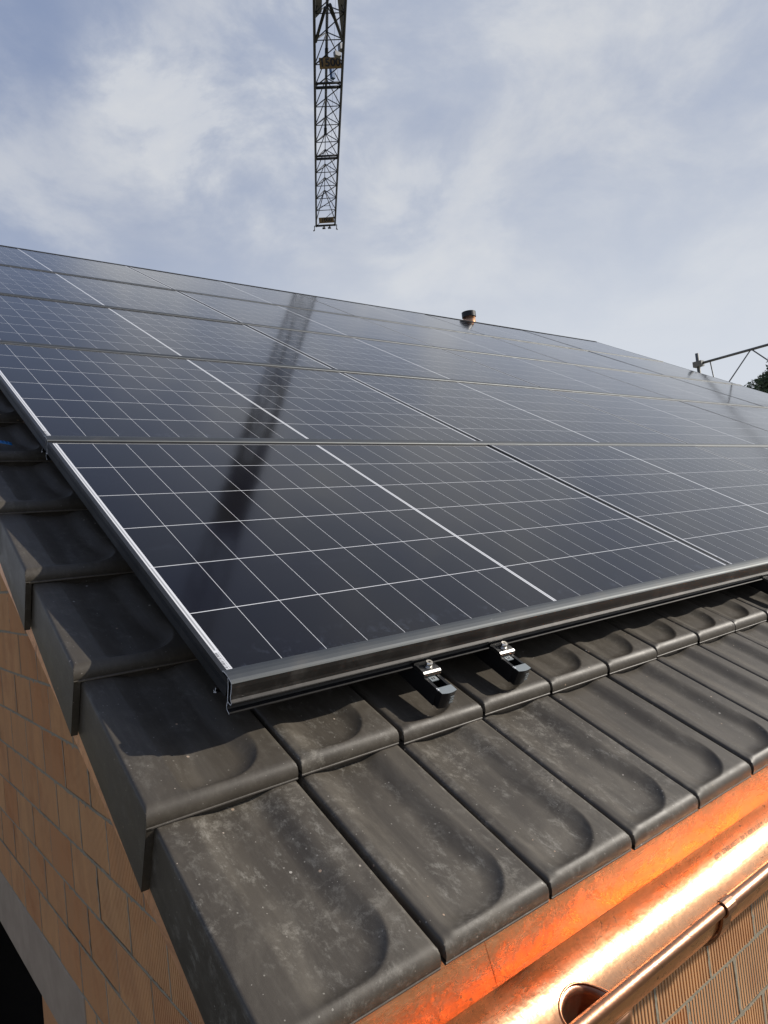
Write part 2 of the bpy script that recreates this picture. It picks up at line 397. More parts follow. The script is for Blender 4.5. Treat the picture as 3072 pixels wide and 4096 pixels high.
# ------------------------------------------------------------------ tile
def tile_h(x, y, w=TW):
    """relief of the tile face: x across from the left joint, y up from the nose"""
    xr, yf, R = .167, .019, .074
    qx, qy = x - (xr - R), (yf + R) - y
    sd = R - (math.hypot(max(qx, 0), max(qy, 0)) + min(max(qx, qy), 0))
    f2 = sstep(.01, .17, y)
    def prof(t):
        t = min(1, max(0, t)); soft = t * t * (3 - 2 * t); crisp = 1 - (1 - t) ** 2.3
        return crisp * (1 - f2) + soft * f2
    kr = prof(sd / (.026 + .024 * f2))
    t = min(1, max(0, (x - .004) / (.060 + .012 * f2))); kl = t * t * (3 - 2 * t)
    h = -.0135 * kr * kl
    return h - .0030 * (1 - sstep(.004, .022, x)) * sstep(-.01, .03, y)
def make_tile(name, x0, verge, nx=84, ny=84, full=True):
    """vertices in roof axes with the nose at y=0; x0..x1 gives the visible width"""
    g = .0085
    L = TL + .035
    wl = x0; wr = TW - g
    R = .022
    ys = [(R * (1 - math.cos(a)), R * (1 - math.sin(a))) for a in [math.pi / 2 * k / 16 for k in range(1, 16)]]  # (y, drop)
    rows = [(0.0, NOSE), (-.0012, NOSE - .0015), (-.0012, NOSE - .0040), (0.0, NOSE - .0048), (0.0, R)] + ys + [(R, 0.0)]
    nyy = ny
    for k in range(1, nyy + 1):
        t = k / nyy; rows.append((R + (L - R) * (t ** 1.25), 0.0))
    # columns
    sr = .0065
    xs = []
    left = []
    if not verge: left = [(wl, .020), (wl, sr)] + [(wl + sr * (1 - math.cos(a)), sr * (1 - math.sin(a))) for a in (.5, 1.0)]
    right = [(wr - sr * (1 - math.cos(a)), sr * (1 - math.sin(a))) for a in (1.0, .5)] + [(wr, sr), (wr, .020)]
    if verge:
        sr2 = .007
        left = [(wl + .012, -9), (wl + .012, -1), (wl + .0015, -1), (wl, -2), (wl, -3), (wl, .05), (wl, sr2)] + [(wl + sr2 * (1 - math.cos(a)), sr2 * (1 - math.sin(a))) for a in (.35, .7, 1.05, 1.35)]
        a0 = wl + sr2
    else: a0 = wl + sr
    a1 = wr - sr
    mids = [(a0 + (a1 - a0) * k / nx, 0) for k in range(nx + 1)]
    cols = left + mids + right
    V = []
    for r, (y, drop) in enumerate(rows):
        f = y / TL
        inset = .013 * max(0, f) if verge else 0
        sk = .136 - .028 * f
        for ci, (x, d) in enumerate(cols):
            isleft = verge and ci < len(left)
            xx = x + (inset * (1 - min(1, max(0, (x - wl) / .06))) if verge else 0)
            if isleft and d < 0:
                if d == -9: z = -.03
                elif d == -1: z = -sk
                elif d == -2: z = -sk + .002
                else: z = -sk * .6
                yy = max(y, 0)
                V.append((xx, yy, z))
                continue
            top = tile_h(min(max(x, 0.02 if verge else 0), TW), y) * (sstep(-.02, .03, x) if verge else 1)
            wob = 0.0
            if verge and x < 0.02: top *= 1
            # nose: relief fades into the flat front
            if y < R: top *= .35 + .65 * sstep(.0, R * .8, y)
            if r < 5: top = 0
            dd = drop
            z = max(top * (1 if d < .02 else .3) - max(dd, 0), -NOSE + .001) if r > 4 else -max(dd, 0)
            if d > 0: z = min(z, top - d) if not isleft else min(z, -d)
            if y <= R and r > 3: z = max(z, -NOSE + .0005 if d <= .02 else z)
            V.append((xx, y, z))
    nc = len(cols); F = []; MI = []
    for r in range(len(rows) - 1):
        for c in range(nc - 1):
            F.append((r * nc + c, r * nc + c + 1, (r + 1) * nc + c + 1, (r + 1) * nc + c)); MI.append(1 if r in (0, 1) and not (verge and c < len(left)) else 0)
    # nose underside return and the filler lip that follows the tile below
    b = len(V)
    st = len(left) if verge else 0
    for c in range(st, nc): V.append((V[c][0], .022, -NOSE))
    for c in range(st, nc - 1):
        F.append((c, b + c - st, b + c - st + 1, c + 1)); MI.append(0)
    b = len(V); xa, xb, N = .008, .166, 22
    for k in range(N + 1):
        x = xa + (xb - xa) * k / N
        zb = -NOSE - .0012 - .0155 * sstep(xa, xa + .040, x) * (1 - sstep(xb - .040, xb, x))
        V += [(x, .0045, -NOSE + .003), (x, .006, zb), (x, .018, zb)]
    for k in range(N):
        i = b + 3 * k
        F.append((i, i + 3, i + 4, i + 1)); MI.append(0); F.append((i + 1, i + 4, i + 5, i + 2)); MI.append(0)
    if verge:   # front closing face of the skirt and its inner side
        b = len(V); w = len(left)
        sk = .136
        V += [(wl, 0, -.02), (wl + .012, 0, -.02), (wl + .012, 0, -sk), (wl, 0, -sk)]
        F.append((b, b + 1, b + 2, b + 3)); MI.append(0)
        V2 = len(V)
    me = bpy.data.meshes.new(name); me.from_pydata(V, [], F)
    me.materials.append(M_tile); me.materials.append(M_edge)
    me.polygons.foreach_set('material_index', MI)
    me.polygons.foreach_set('use_smooth', [True] * len(F))
    me.update()
    me.set_sharp_from_angle(angle=rad(50))
    return me
field_me = make_tile('roof_tile', .0004, False)
verge_me = make_tile('verge_tile', -.160 - (GAP0 - TW), True, nx=96)

roof = thing('tiled_roof', 'dark brown clay tile roof slope under the solar modules', 'roof')
fd = field_me.copy(); fd.materials[0] = M_tiled
vd = verge_me.copy(); vd.materials[0] = M_tiled
NR = 18
def put_tile(me, name, col, row):
    o = bpy.data.objects.new(name, me); COL.objects.link(o); o.parent = roof
    jx = random.uniform(-.0010, .0010); jn = random.uniform(-.0016, .0012)
    o.location = rw(GAP0 + (col - 1) * TW + jx, V0 + row * TL + random.uniform(-.0025, .002), NN + jn)
    o.rotation_euler = (PITCH - TILT, random.uniform(-.004, .004), random.uniform(-.004, .004))
    return o
NC = int((RR - GAP0) / TW)
for row in range(NR):
    put_tile(vd if row == 0 else verge_me, 'verge_tile', 0, row)
near = set()
for row in range(3):
    for col in range(1, 27 if row < 2 else 20):
        near.add((col, row)); put_tile(fd if row == 0 and col < 4 or (row == 1 and col == 1) else field_me, 'roof_tile', col, row)
# the rest of the field, one continuous covering
def coarse():
    me = make_tile('coarse', .0008, False, nx=8, ny=4)
    v = np.array([x.co[:] for x in me.vertices]); f = [tuple(p.vertices) for p in me.polygons]; return v, f
cv, cfc = coarse(); allv = []; allf = []
ct, st_ = math.cos(-TILT), math.sin(-TILT)
for row in range(NR):
    for col in range(1, NC + 1):
        if (col, row) in near: continue
        b = len(allv)
        for (x, y, z) in cv:
            yy = y * ct - z * st_; zz_ = y * st_ + z * ct
            allv.append(rw(GAP0 + (col - 1) * TW + x, V0 + row * TL + yy, NN + zz_))
        allf += [tuple(b + i for i in ff) for ff in cfc]
rest = mesh_obj('tile_covering', allv, allf, M_tile, roof); rest['kind'] = 'stuff'
# deck under the tiles, back slope, ridge
mb = MB()
VR = 5.80
mb.box(-.12, RR - .02, V0 + .09, VR, NN - .20, NN - .075)
mb.build('roof_deck', M_wood, roof, rot=ROOF)
ry, rz = rw(0, VR, NN)[1:]
mb = MB()
mb.add([(-.15, ry, rz), (RR, ry, rz), (RR, ry + 5.2, rz - 3.0), (-.15, ry + 5.2, rz - 3.0)], [(0, 1, 2, 3)])
mb.add([(-.15, ry, rz - .15), (RR, ry, rz - .15), (RR, ry + 5.2, rz - 3.15), (-.15, ry + 5.2, rz - 3.15)], [(3, 2, 1, 0)])
mb.build('rear_slope', M_tile, roof, recalc=False)
mb = MB()
for k in range(27):
    x0 = -.16 + k * .325
    if x0 + .33 > RR + .2: break
    pts = [(ry + .10 * math.cos(a), rz - .045 + .085 * math.sin(a)) for a in [math.pi * i / 10 for i in range(11)]]
    mb.strip(pts, .012, x0, x0 + .345, sm=False)
mb.build('ridge_capping', M_tile, roof)

# verge flashing and barge board behind the skirts
mb = MB()
mb.box(-.1455, -.1440, V0 + .02, VR, NN - .170, NN - .05)
mb.build('verge_flashing', M_cuv, roof, rot=ROOF)
mb = MB(); mb.box(-.143, -.120, V0 + .02, VR, NN - .150, NN - .055)
mb.build('barge_board', M_wood, roof, rot=ROOF)
mb = MB(); mb.box(-.118, .06, V0 + .11, VR, NN - .222, NN - .202)
mb.build('soffit_board', M_wood, roof, rot=ROOF)

# ------------------------------------------------------------------ solar modules
CPX, RPY, OX, OV, MG = .0921, .18060, .021, .022, .0106
def module_mesh():
    W = PX - .002; H = 1.106
    xb = []; # (x0,x1,type)
    fx = .0095
    xb.append((fx, OX - .0078, 'w')); xb.append((OX - .0078, OX - .0042, 'r')); xb.append((OX - .0042, OX, 'w'))
    def cells(x0):
        x = x0
        for k in range(9):
            a = x0 + k * CPX; b = a + CPX
            xb.append((a + (.0005 if k else 0), b - (.0005 if k < 8 else 0), 'c'))
            if k < 8: xb.append((b - .0005, b + .0005, 'w'))
    cells(OX)
    m0 = OX + 9 * CPX
    xb.append((m0, m0 + .0034, 'w')); xb.append((m0 + .0034, m0 + MG - .0034, 'r')); xb.append((m0 + MG - .0034, m0 + MG, 'w'))
    cells(m0 + MG)
    e = m0 + MG + 9 * CPX
    xb.append((e, e + .0042, 'w')); xb.append((e + .0042, e + .0078, 'r')); xb.append((e + .0078, W - fx, 'w'))
    yb = [(.008, OV, 'w')]
    for k in range(6):
        a = OV + k * RPY; b = a + RPY
        yb.append((a + (.0010 if k else 0), b - (.0010 if k < 5 else 0), 'c'))
        if k < 5: yb.append((b - .0010, b + .0010, 'g%d' % (k + 1)))
    yb.append((OV + 6 * RPY, OV + 6 * RPY + .0065, 'w'))
    V = []; F = []; MI = []
    for (x0, x1, tx) in xb:
        for (y0, y1, ty) in yb:
            if tx == 'c' and ty == 'c': mi = 0
            elif tx == 'r' and (ty == 'c' or ty in ('g1', 'g3', 'g5')): mi = 2
            else: mi = 1
            b = len(V); V += [(x0, y0, 0), (x1, y0, 0), (x1, y1, 0), (x0, y1, 0)]; F.append((b, b + 1, b + 2, b + 3)); MI.append(mi)
    bm = bmesh.new()
    me = bpy.data.meshes.new('cell_sheet'); me.from_pydata(V, [], F)
    for q in (M_cell, M_back, M_ribbon, M_bar): me.materials.append(q)
    me.polygons.foreach_set('material_index', MI)
    # barcode label
    bm.from_mesh(me)
    random.seed(3); y = .024
    def quad(x0, x1, y0, y1, mi, z=.0004):
        vv = [bm.verts.new((a, b, z)) for a, b in ((x0, y0), (x1, y0), (x1, y1), (x0, y1))]
        f = bm.faces.new(vv); f.material_index = mi
    quad(.0102, .0200, .022, .082, 1, .0003)
    y = .028
    while y < .076:
        w = random.choice((.0008, .0012, .0018)); quad(.0108, .0150, y, y + w, 3); y += w + random.choice((.0008, .0012, .002))
    for k in range(12): quad(.0162, .0186, .029 + k * .004, .0312 + k * .004, 2)
    bm.to_mesh(me); bm.free()
    # frame
    mb = MB(); H = 1.117
    z0 = -.032; zt = .0012
    def rail(x0, x1, y0, y1): mb.box(x0, x1, y0, y1, z0, zt)
    rail(0, fx, 0, H); rail(W - fx, W, 0, H); rail(fx, W - fx, 0, .008); rail(fx, W - fx, H - .0095, H)
    for zz2 in (-.010, -.013, -.016):   # grooves read as fine ribs on the outer side
        mb.box(-.0006, .0, .0, H, zz2 - .0007, zz2 + .0007); mb.box(W, W + .0004, 0, H, zz2 - .0007, zz2 + .0007)
    fm = mb.build('frame', M_frame); fme = fm.data; bpy.data.objects.remove(fm)
    # back sheet
    mb = MB(); mb.box(fx + .001, W - fx - .001, .009, H - .011, -.006, -.001)
    bo = mb.build('backing', M_black); bme = bo.data; bpy.data.objects.remove(bo)
    return me, fme, bme
cell_me, frame_me, backing_me = module_mesh()
rown = ['bottom row', 'second row up', 'middle row', 'fourth row up', 'top row']
coln = ['at the left gable end', 'second from the left gable', 'in the centre column', 'second from the right gable', 'at the right gable end']
for j in range(NROW):
    for i in range(NCOL):
        t = thing('solar_module', 'black framed solar module, %s, %s' % (rown[j], coln[i]), 'solar panel', rw(i * PX, j * PV, 0), ROOF, 'solar modules laid across the roof')
        t.rotation_euler = (PITCH + random.uniform(-.0016, .0016), random.uniform(-.0012, .0012), 0)
        for nm, me in (('cell_sheet', cell_me), ('frame', frame_me), ('backing', backing_me)):
            o = bpy.data.objects.new(nm, me); COL.objects.link(o); o.parent = t

# ------------------------------------------------------------------ insertion rails between module rows
XE = NCOL * PX + .001
top = [(.0215, .0022), (.020, .0045), (.012, .0056), (.003, .0054), (-.006, .0042), (-.0100, .0030), (-.0118, .0008)]
front = [(-.0118, .0008), (-.0138, -.006), (-.0145, -.012), (-.0152, -.020), (-.0170, -.0255)]
lip = [(-.0170, -.0255), (-.0215, -.0290)]
back = [(-.0215, -.0290), (-.0195, -.0335), (-.009, -.0340)]
web = [(-.009, -.0340), (-.0085, -.0440), (-.0115, -.0480), (-.0205, -.0505)]
web2 = [(.002, .0050), (-.0035, -.010), (-.0070, -.0255), (-.0090, -.0340)]
foot = [(.030, -.0440), (.0385, -.0500)]
foot2 = [(.034, -.0380), (.0345, -.0470), (.0400, -.0465)]
def rail_things(j):
    names = ['front insertion rail along the lower edge of the solar array', 'insertion rail between the bottom and second module rows', 'insertion rail between the second and middle module rows',
             'insertion rail between the middle and fourth module rows', 'insertion rail between the fourth and top module rows']
    t = thing('mounting_rail', 'grey ' + names[j], 'mounting rail', rw(0, j * PV, 0), ROOF, 'insertion rails holding the modules')
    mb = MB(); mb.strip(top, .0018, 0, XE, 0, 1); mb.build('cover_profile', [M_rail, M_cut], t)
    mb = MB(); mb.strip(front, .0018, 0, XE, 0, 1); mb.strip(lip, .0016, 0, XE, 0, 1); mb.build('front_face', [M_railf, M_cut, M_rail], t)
    mb = MB()
    for q in (back, web, web2, foot, foot2): mb.strip(q, .0018, 0, XE, 0, 1)
    mb.build('lower_channel', [M_black, M_cut], t)
    return t
for j in range(NROW): rail_things(j)
t = thing('mounting_rail', 'thin dark rail closing the top edge of the solar array', 'mounting rail', rw(0, NROW * PV - .012, 0), ROOF, 'insertion rails holding the modules')
mb = MB(); mb.strip([(-.002, .003), (.016, .004), (.018, -.030)], .002, 0, XE, 0, 1); mb.build('cover_profile', [M_rail, M_cut], t)

# ------------------------------------------------------------------ cross rails, clamps
crn = {0: 'black cross rail end nearest the left gable, over the second field tile', 1: 'black cross rail end beside the first, one tile further right'}
def cross_rail(x, label, cl_label):
    t = thing('cross_rail', label, 'support rail', rw(x, -.093, -.0535), ROOF, 'cross rails under the array')
    w = .038; h = .036; L = 5.6
    mb = MB()
    mb.box(0, .0035, .003, L, -h + .003, 0); mb.box(w - .0035, w, .003, L, -h + .003, 0); mb.box(0, w, .003, L, -h, -h + .0025)
    mb.box(.0035, .0065, .003, L, -.0028, -.0002); mb.box(w - .0065, w - .0035, .003, L, -.0028, -.0002)
    mb.build('channel', M_black, t)
    mb = MB()   # end cap: bevelled block with a curved grey top lip
    n = 8; pts = []
    for k in range(n + 1):
        a = k / n; pts.append((w * a, -.011 - .0035 * math.sin(math.pi * a)))
    tp = [(x_, y_, .0008) for x_, y_ in pts] + [(w, .006, .0008), (0, .006, .0008)]
    bt = [(x_, y_ + .004, -h) for x_, y_ in pts] + [(w, .006, -h), (0, .006, -h)]
    bt = [(min(max(a, .003), w - .003), b, c) for a, b, c in bt]
    N = len(tp)
    mb.add(tp, [tuple(range(N))], 1)
    mb.add(tp + bt, [(i, (i + 1) % N, N + (i + 1) % N, N + i) for i in range(N)], 0)
    mb.add(bt, [tuple(range(N))[::-1]], 0)
    cap = mb.build('end_cap', [M_black, M_plastic], t)
    mb = MB()
    for k in range(3): mb.box(.022, .031, -.0153, -.0143, -.012 - k * .006, -.0085 - k * .006)
    mb.box(-.0005, .0025, -.001, .0025, -.0005, .0014, 1); mb.box(-.0005, .0015, .004, .006, -.0005, .0012, 1)
    mb.build('raised_marks', [M_plastic, M_cut], cap)
    c = thing('rail_clamp', cl_label, 'clamp', rw(x + .001, -.052, -.0525), ROOF, 'clamps bolting the front rail down')
    mb = MB()
    W2 = .044
    mb.extrude([(0, 0), (.002, .006), (.006, .0085), (.030, .0085), (.030, .0065), (.0335, .0065), (.0335, .0110), (.0365, .0110), (.0365, 0.0)], -.002, W2 - .002)
    mb.box(-.002, W2 - .002, .0135, .0145, .0084, .0092)
    mb.build('clamp_plate', M_alu, c)
    mb = MB(); mb.bar((.021, .018, .008), (.021, .018, .0195), .0068, 20); mb.bar((.021, .018, .0195), (.021, .018, .0175), .0034, 6, 1)
    mb.bar((.021, .018, .0075), (.021, .018, .0098), .0086, 20)
    b = mb.build('bolt', [M_steel, M_black], c)
    mb = MB(); mb.box(.009, .027, -.0125, .002, -.0040, -.0022)
    tb = mb.build('locking_tab', M_plastic, c)
    mb = MB(); mb.box(.014, .021, -.008, -.0072, -.0022, -.0012); mb.box(.014, .0148, -.008, -.003, -.0022, -.0012); mb.box(.014, .021, -.0038, -.003, -.0022, -.0012)
    mb.box(.0202, .021, -.008, -.003, -.0022, -.0012)
    mb.build('raised_marks', M_alu, tb)
cross_rail(.390, 'black cross rail end poking out nearest the left gable', 'aluminium clamp on the cross rail nearest the left gable')
cross_rail(.604, 'black cross rail end one tile right of the nearest', 'aluminium clamp on the second cross rail from the left')
cross_rail(1.893, 'black cross rail end far along the eaves, cut by the frame edge', 'aluminium clamp on the far cross rail along the eaves')
cross_rail(2.107, 'black cross rail end beyond the third along the eaves', 'aluminium clamp on the fourth cross rail along the eaves')

# ------------------------------------------------------------------ gutter
GX0, GX1 = -.128, RR + .05
FY, FZ = -.3490, -.4120
BCY, BCZ, BR = -.4130, -.4090, .0640
BDY, BDZ, BDR = -.4800, -.4040, .0090
gut = thing('copper_gutter', 'shiny half round copper gutter along the eaves', 'gutter')
mb = MB()
ap = [(-.24, -.290), (-.322, -.338), (-.333, -.350), (-.337, -.364), (FY - .001, FZ + .002)]
mb.strip(ap, .0010, GX0, GX1, sm=False)
mb.strip(ap, .0024, .175, .1762)
mb.build('apron', M_cuap, gut)
mb = MB(); mb.path([(GX0, FY, FZ + .0016), (GX1, FY, FZ + .0016)], .0013, 8); mb.build('apron_fold', M_cu, gut)
# bowl as a fine sheet, with the outlet hole cut out
HX, HY, HR = .292, -.4135, .049
nth = 120
def bowl(th, r=BR): return (BCY + r * math.cos(th), BCZ - r * math.sin(th))
NA = 72; hole = []
tc0 = math.acos((HY - BCY) / BR)
for k in range(NA):
    a = 2 * math.pi * k / NA
    hole.append((HX + HR * math.cos(a), tc0 - (HR * math.sin(a)) / BR))
hx0, hx1 = HX - .055, HX + .055
gx = [GX0 + (hx0 - GX0) * k / 8 for k in range(8)] + [hx0 + (hx1 - hx0) * k / 66 for k in range(66)] + [hx1 + (GX1 - hx1) * k / 60 for k in range(61)]
V = []; F = []
for x in gx:
    for k in range(nth + 1):
        y, z = bowl(math.pi * k / nth); V.append((x, y, z))
for i_ in range(len(gx) - 1):
    for k in range(nth):
        xm = (gx[i_] + gx[i_ + 1]) / 2; tm = math.pi * (k + .5) / nth
        if (xm - HX) ** 2 + ((tm - tc0) * BR) ** 2 < HR * HR: continue
        a = i_ * (nth + 1) + k
        F.append((a, a + 1, a + nth + 2, a + nth + 1))
mb = MB(); mb.add(V, F, 0, True)
bo = mb.build('gutter_bowl', M_cu, gut)
so_ = bo.modifiers.new('solid', 'SOLIDIFY'); so_.thickness = .0009; so_.offset = 0
# front bead and the small upstand that joins it
mb = MB(); mb.path([(GX0 + (GX1 - GX0) * k / 30, BDY, BDZ) for k in range(31)], BDR, 24); mb.build('gutter_bead', M_cud, gut)
mb = MB(); mb.strip([(BCY - BR, BCZ), (BCY - BR - .0003, BCZ + .004), (BDY + .004, BDZ + .0085)], .0010, GX0, GX1); mb.build('bead_upstand', M_cu, gut)
# overlapping joint sleeve on the bead
mb = MB(); mb.path([(x, BDY, BDZ) for x in (.5325, .545, .70, .82)], BDR + .0007, 24); mb.build('joint_sleeve', M_cud, gut)
mb = MB()
mb.add([(GX0, *bowl(math.pi * k / 20)) for k in range(21)], [tuple(range(21))]); mb.add([(GX1, *bowl(math.pi * k / 20)) for k in range(21)], [tuple(range(21))])
mb.build('end_cap', M_cu, gut)
# funnel outlet
mb = MB(); loops = []
for q in range(9):
    f = q / 8; ring = []
    for k in range(NA):
        hx, ht = hole[k]; y, z = bowl(ht)
        r1 = .034; a = 2 * math.pi * k / NA
        tx, ty, tz = HX + r1 * math.cos(a) * .95, HY - .004 + r1 * math.sin(a), -.57
        ring.append((hx + (tx - hx) * f, y + (ty - y) * f, z + (tz - z) * f))
    loops.append(ring)
vs = [p for r_ in loops for p in r_]
mb.add(vs, [(q * NA + k, q * NA + (k + 1) % NA, (q + 1) * NA + (k + 1) % NA, (q + 1) * NA + k) for q in range(8) for k in range(NA)], 0, True)
fo = mb.build('outlet_funnel', M_cud, gut); sm_ = fo.modifiers.new('solid', 'SOLIDIFY'); sm_.thickness = .001
mb = MB(); mb.path([loops[0][k] for k in range(NA)], .0021, 8, closed=True); mb.build('outlet_rim', M_cu, gut)
mb = MB(); mb.path([(HX, HY - .004, -.565), (HX, HY - .004, -.62), (HX, HY + .06, -.72), (HX, -.16, -.93), (HX, -.105, -1.02), (HX, -.105, -5.5)], .036, 28)
dp = mb.build('downpipe', M_cud); tag(dp, 'copper downpipe dropping from the gutter outlet down the front wall', 'downpipe')
# stamped lettering in the bowl
th_t = .50
ty, tz = bowl(th_t, BR - .0012)
ez = Vector((0, -math.cos(th_t), math.sin(th_t)))       # towards the bowl axis
ex = Vector((1, 0, 0)); ey = ez.cross(ex)
mt4 = Matrix(((ex.x, ey.x, ez.x, .86), (ex.y, ey.y, ez.y, ty), (ex.z, ey.z, ez.z, tz), (0, 0, 0, 1)))
text_mesh('stamped_lettering', '(027)  STABILWESTU  300 X 4000 X 0.60 M   Cu-DHP', .0105, simple('ink_stamp', (.16, .09, .05), .6), gut, mt4)

def gutter_bracket(x, label):
    t = thing('gutter_bracket', label, 'bracket', (x, 0, 0), group='copper brackets carrying the gutter')
    w = .013
    mb = MB()
    pts = [(BDY + (BDR + .0022) * math.cos(a), BDZ + (BDR + .0022) * math.sin(a)) for a in [rad(70 + 20 * k) for k in range(10)]]
    mb.strip(pts, .0024, -w, w, sm=False); mb.build('bead_clip', M_cud, t)
    mb = MB()
    pts = [bowl(math.pi * (1 - k / 24) * .97, BR + .004) for k in range(25)] + [(-.335, -.385), (-.29, -.345)]
    mb.strip(pts, .0035, -w, w, sm=False); mb.build('strap', M_cud, t)
    return t
for k, lb in enumerate(['copper gutter bracket gripping the bead right of the outlet', 'second copper gutter bracket along the eaves', 'third copper gutter bracket along the eaves', 'fourth copper gutter bracket along the eaves']):
    gutter_bracket(.535 + .62 * k, lb)

# ------------------------------------------------------------------ house walls
WX, WY = .037, -.035
CH, BL = .1478, .247
Z0 = -1.020                        # a bed joint level (top of the lintel)
house = thing('brick_house', 'unfinished house of ribbed orange clay blocks below the tiled roof', 'house')
class Bricks:
    def __init__(s): s.v = []; s.f = []; s.t = []
    def brick(s, axis, a0, a1, z0, z1, depth, ribs, out):
        """face of one block: outline a0..a1 along the wall, ribs stand out by 2 mm"""
        j = .0040 + random.uniform(0, .0025); tone = random.random()
        aa, ab = a0 + j, a1 - j; za, zb = z0 + .0034 + random.uniform(0, .002), z1 - .0034
        o = random.uniform(-.0015, .0015)
        prof = []
        if ribs:
            n = max(4, int(round((ab - aa) / (.0128 if axis == 'x' else .0115)))); p = (ab - aa) / n
            for k in range(n):
                x = aa + k * p; dd = .0075 if axis == 'x' else .0038
                w_ = .50 if axis == 'x' else .58
                prof += [(x, 0), (x + p * w_, 0), (x + p * (w_ + .05), dd), (x + p * .95, dd)]
            prof.append((ab, 0))
        else: prof = [(aa, 0), (ab, 0)]
        b = len(s.v)
        def P(a, d, z):
            q = out * -1 * (d + o)
            return (WX + (d + o), a, z) if axis == 'y' else (a, WY + (d + o), z)
        for (a, d) in prof: s.v.append(P(a, d, za)); s.v.append(P(a, d, zb))
        for k in range(len(prof) - 1):
            i = b + 2 * k; s.f.append((i, i + 2, i + 3, i + 1)); s.t.append(tone)
        # sides into the joint
        for (c0, c1, zz0, zz1) in ((aa, aa, za, zb), (ab, ab, za, zb)):
            b2 = len(s.v); s.v += [P(c0, 0, zz0), P(c0, .02, zz0), P(c0, .02, zz1), P(c0, 0, zz1)]; s.f.append((b2, b2 + 1, b2 + 2, b2 + 3)); s.t.append(tone)
        for zc in (za, zb):
            b2 = len(s.v); s.v += [P(aa, 0, zc), P(ab, 0, zc), P(ab, .02, zc), P(aa, .02, zc)]; s.f.append((b2, b2 + 1, b2 + 2, b2 + 3)); s.t.append(tone)
    def build(s, name, parent):
        o = mesh_obj(name, s.v, s.f, M_brick, parent)
        at = o.data.attributes.new('tone', 'FLOAT', 'FACE'); at.data.foreach_set('value', s.t)
        return o
random.seed(11)
OPY, OPZ = 1.36, Z0 - .245         # window opening: right jamb and head
OPY2, OPZ2 = 4.6, -3.6
LY0, LY1 = 1.236, 4.85
B = Bricks()
for c in range(-26, 24):
    z0 = Z0 + c * CH; z1 = z0 + CH
    sh = (.5 if c % 2 else 0) * BL
    for k in range(-1, 42):
        a0 = WY + .01 + (k * BL + sh + .029); a1 = a0 + BL
        if a1 <= WY + .03: continue
        a0 = max(a0, WY)
        if a1 > 9.9: continue
        ym = (a0 + a1) / 2
        if z1 > (a0 * SP / CP if a0 < 5 else (5 - (a1 - 5)) * SP / CP) - .262: continue
        if z0 > OPZ - .0 and z1 < Z0 + .01 and a1 > LY0:
            if a0 < LY0 - .03: a1 = LY0 - .004
            elif a1 > LY1 + .03 and a0 < LY1: a0 = LY1
            elif a0 < LY1: continue
        elif z0 < OPZ and z1 > OPZ and LY0 < ym < LY1 and z1 <= Z0 + .01:
            continue
        if z1 < OPZ + .06 and z0 > OPZ2 - .1 and a1 > OPY and a0 < OPY2:
            if a0 < OPY - .04: a1 = OPY
            elif a1 > OPY2 + .04: a0 = OPY2
            else: continue
        B.brick('y', a0, a1, z0, z1, 0, (ym < 4.5 and z1 > -2.6), 1)
B.build('gable_brickwork', house)
GB = B
B = Bricks()
for c in range(-26, 6):
    z0 = Z0 + .020 + c * CH; z1 = z0 + CH
    if z1 > -.27: continue
    sh = (.5 if c % 2 else 0) * BL
    for k in range(-1, 36):
        a0 = WX + k * BL + sh - .05; a1 = a0 + BL
        if a1 < WX + .03 or a1 > RR: continue
        a0 = max(a0, WX)
        B.brick('x', a0, a1, z0, z1, 0, (a0 < 3 and z1 > -2.2), 1)
B.build('front_brickwork', house)
mb = MB()   # mortar body of the walls, pierced by the window
d = .0028
def gz(y): return (y if y < 5 else 10 - y) * SP / CP - .245
mx = WX + d
ys_ = [WY + d, OPY, OPY2, 5.0, 9.95]
def quad(y0, y1, zl0, zl1, zt0, zt1): mb.add([(mx, y0, zl0), (mx, y1, zl1), (mx, y1, zt1), (mx, y0, zt0)], [(0, 1, 2, 3)])
quad(WY + d, OPY, -5.6, -5.6, gz(WY), gz(OPY)); quad(OPY, OPY2, OPZ, OPZ, gz(OPY), gz(OPY2)); quad(OPY, OPY2, -5.6, -5.6, OPZ2, OPZ2)
quad(OPY2, 5, -5.6, -5.6, gz(OPY2), gz(5)); quad(5, 9.95, -5.6, -5.6, gz(5), gz(9.95))
mb.add([(mx, WY + d, -5.6), (RR - .1, WY + d, -5.6), (RR - .1, WY + d, -.25), (mx, WY + d, -.25)], [(3, 2, 1, 0)])
mb.add([(RR - .1, WY + d, -5.6), (RR - .1, 9.95, -5.6), (RR - .1, 9.95, -3.1), (RR - .1, 5, gz(5)), (RR - .1, WY + d, -.25)], [(0, 1, 2, 3, 4)])
# squeezed, uneven mortar along the joints near the camera
def wobble(axis, pts, seed):
    rnd = random.Random(seed); N = len(pts); w1 = .0028; a = b = 0.0; L = []; R_ = []
    vert = abs(pts[0][1] - pts[-1][1]) > abs(pts[0][0] - pts[-1][0])
    for k, (u, z) in enumerate(pts):
        a = a * .7 + rnd.uniform(-.0022, .0022); b = b * .7 + rnd.uniform(-.0022, .0022)
        ex = rnd.uniform(.003, .009) if rnd.random() < .05 else 0
        la, lb = w1 + abs(a), w1 + abs(b) + ex
        d_ = .0006 - rnd.random() * .0012
        P = (lambda u_, z_: (WX + d_, u_, z_)) if axis == 'y' else (lambda u_, z_: (u_, WY + d_, z_))
        L.append(P(u - la, z) if vert else P(u, z + la)); R_.append(P(u + lb, z) if vert else P(u, z - lb))
    mb.add(L + R_, [(k, k + 1, N + k + 1, N + k) for k in range(N - 1)])
sd_ = 0
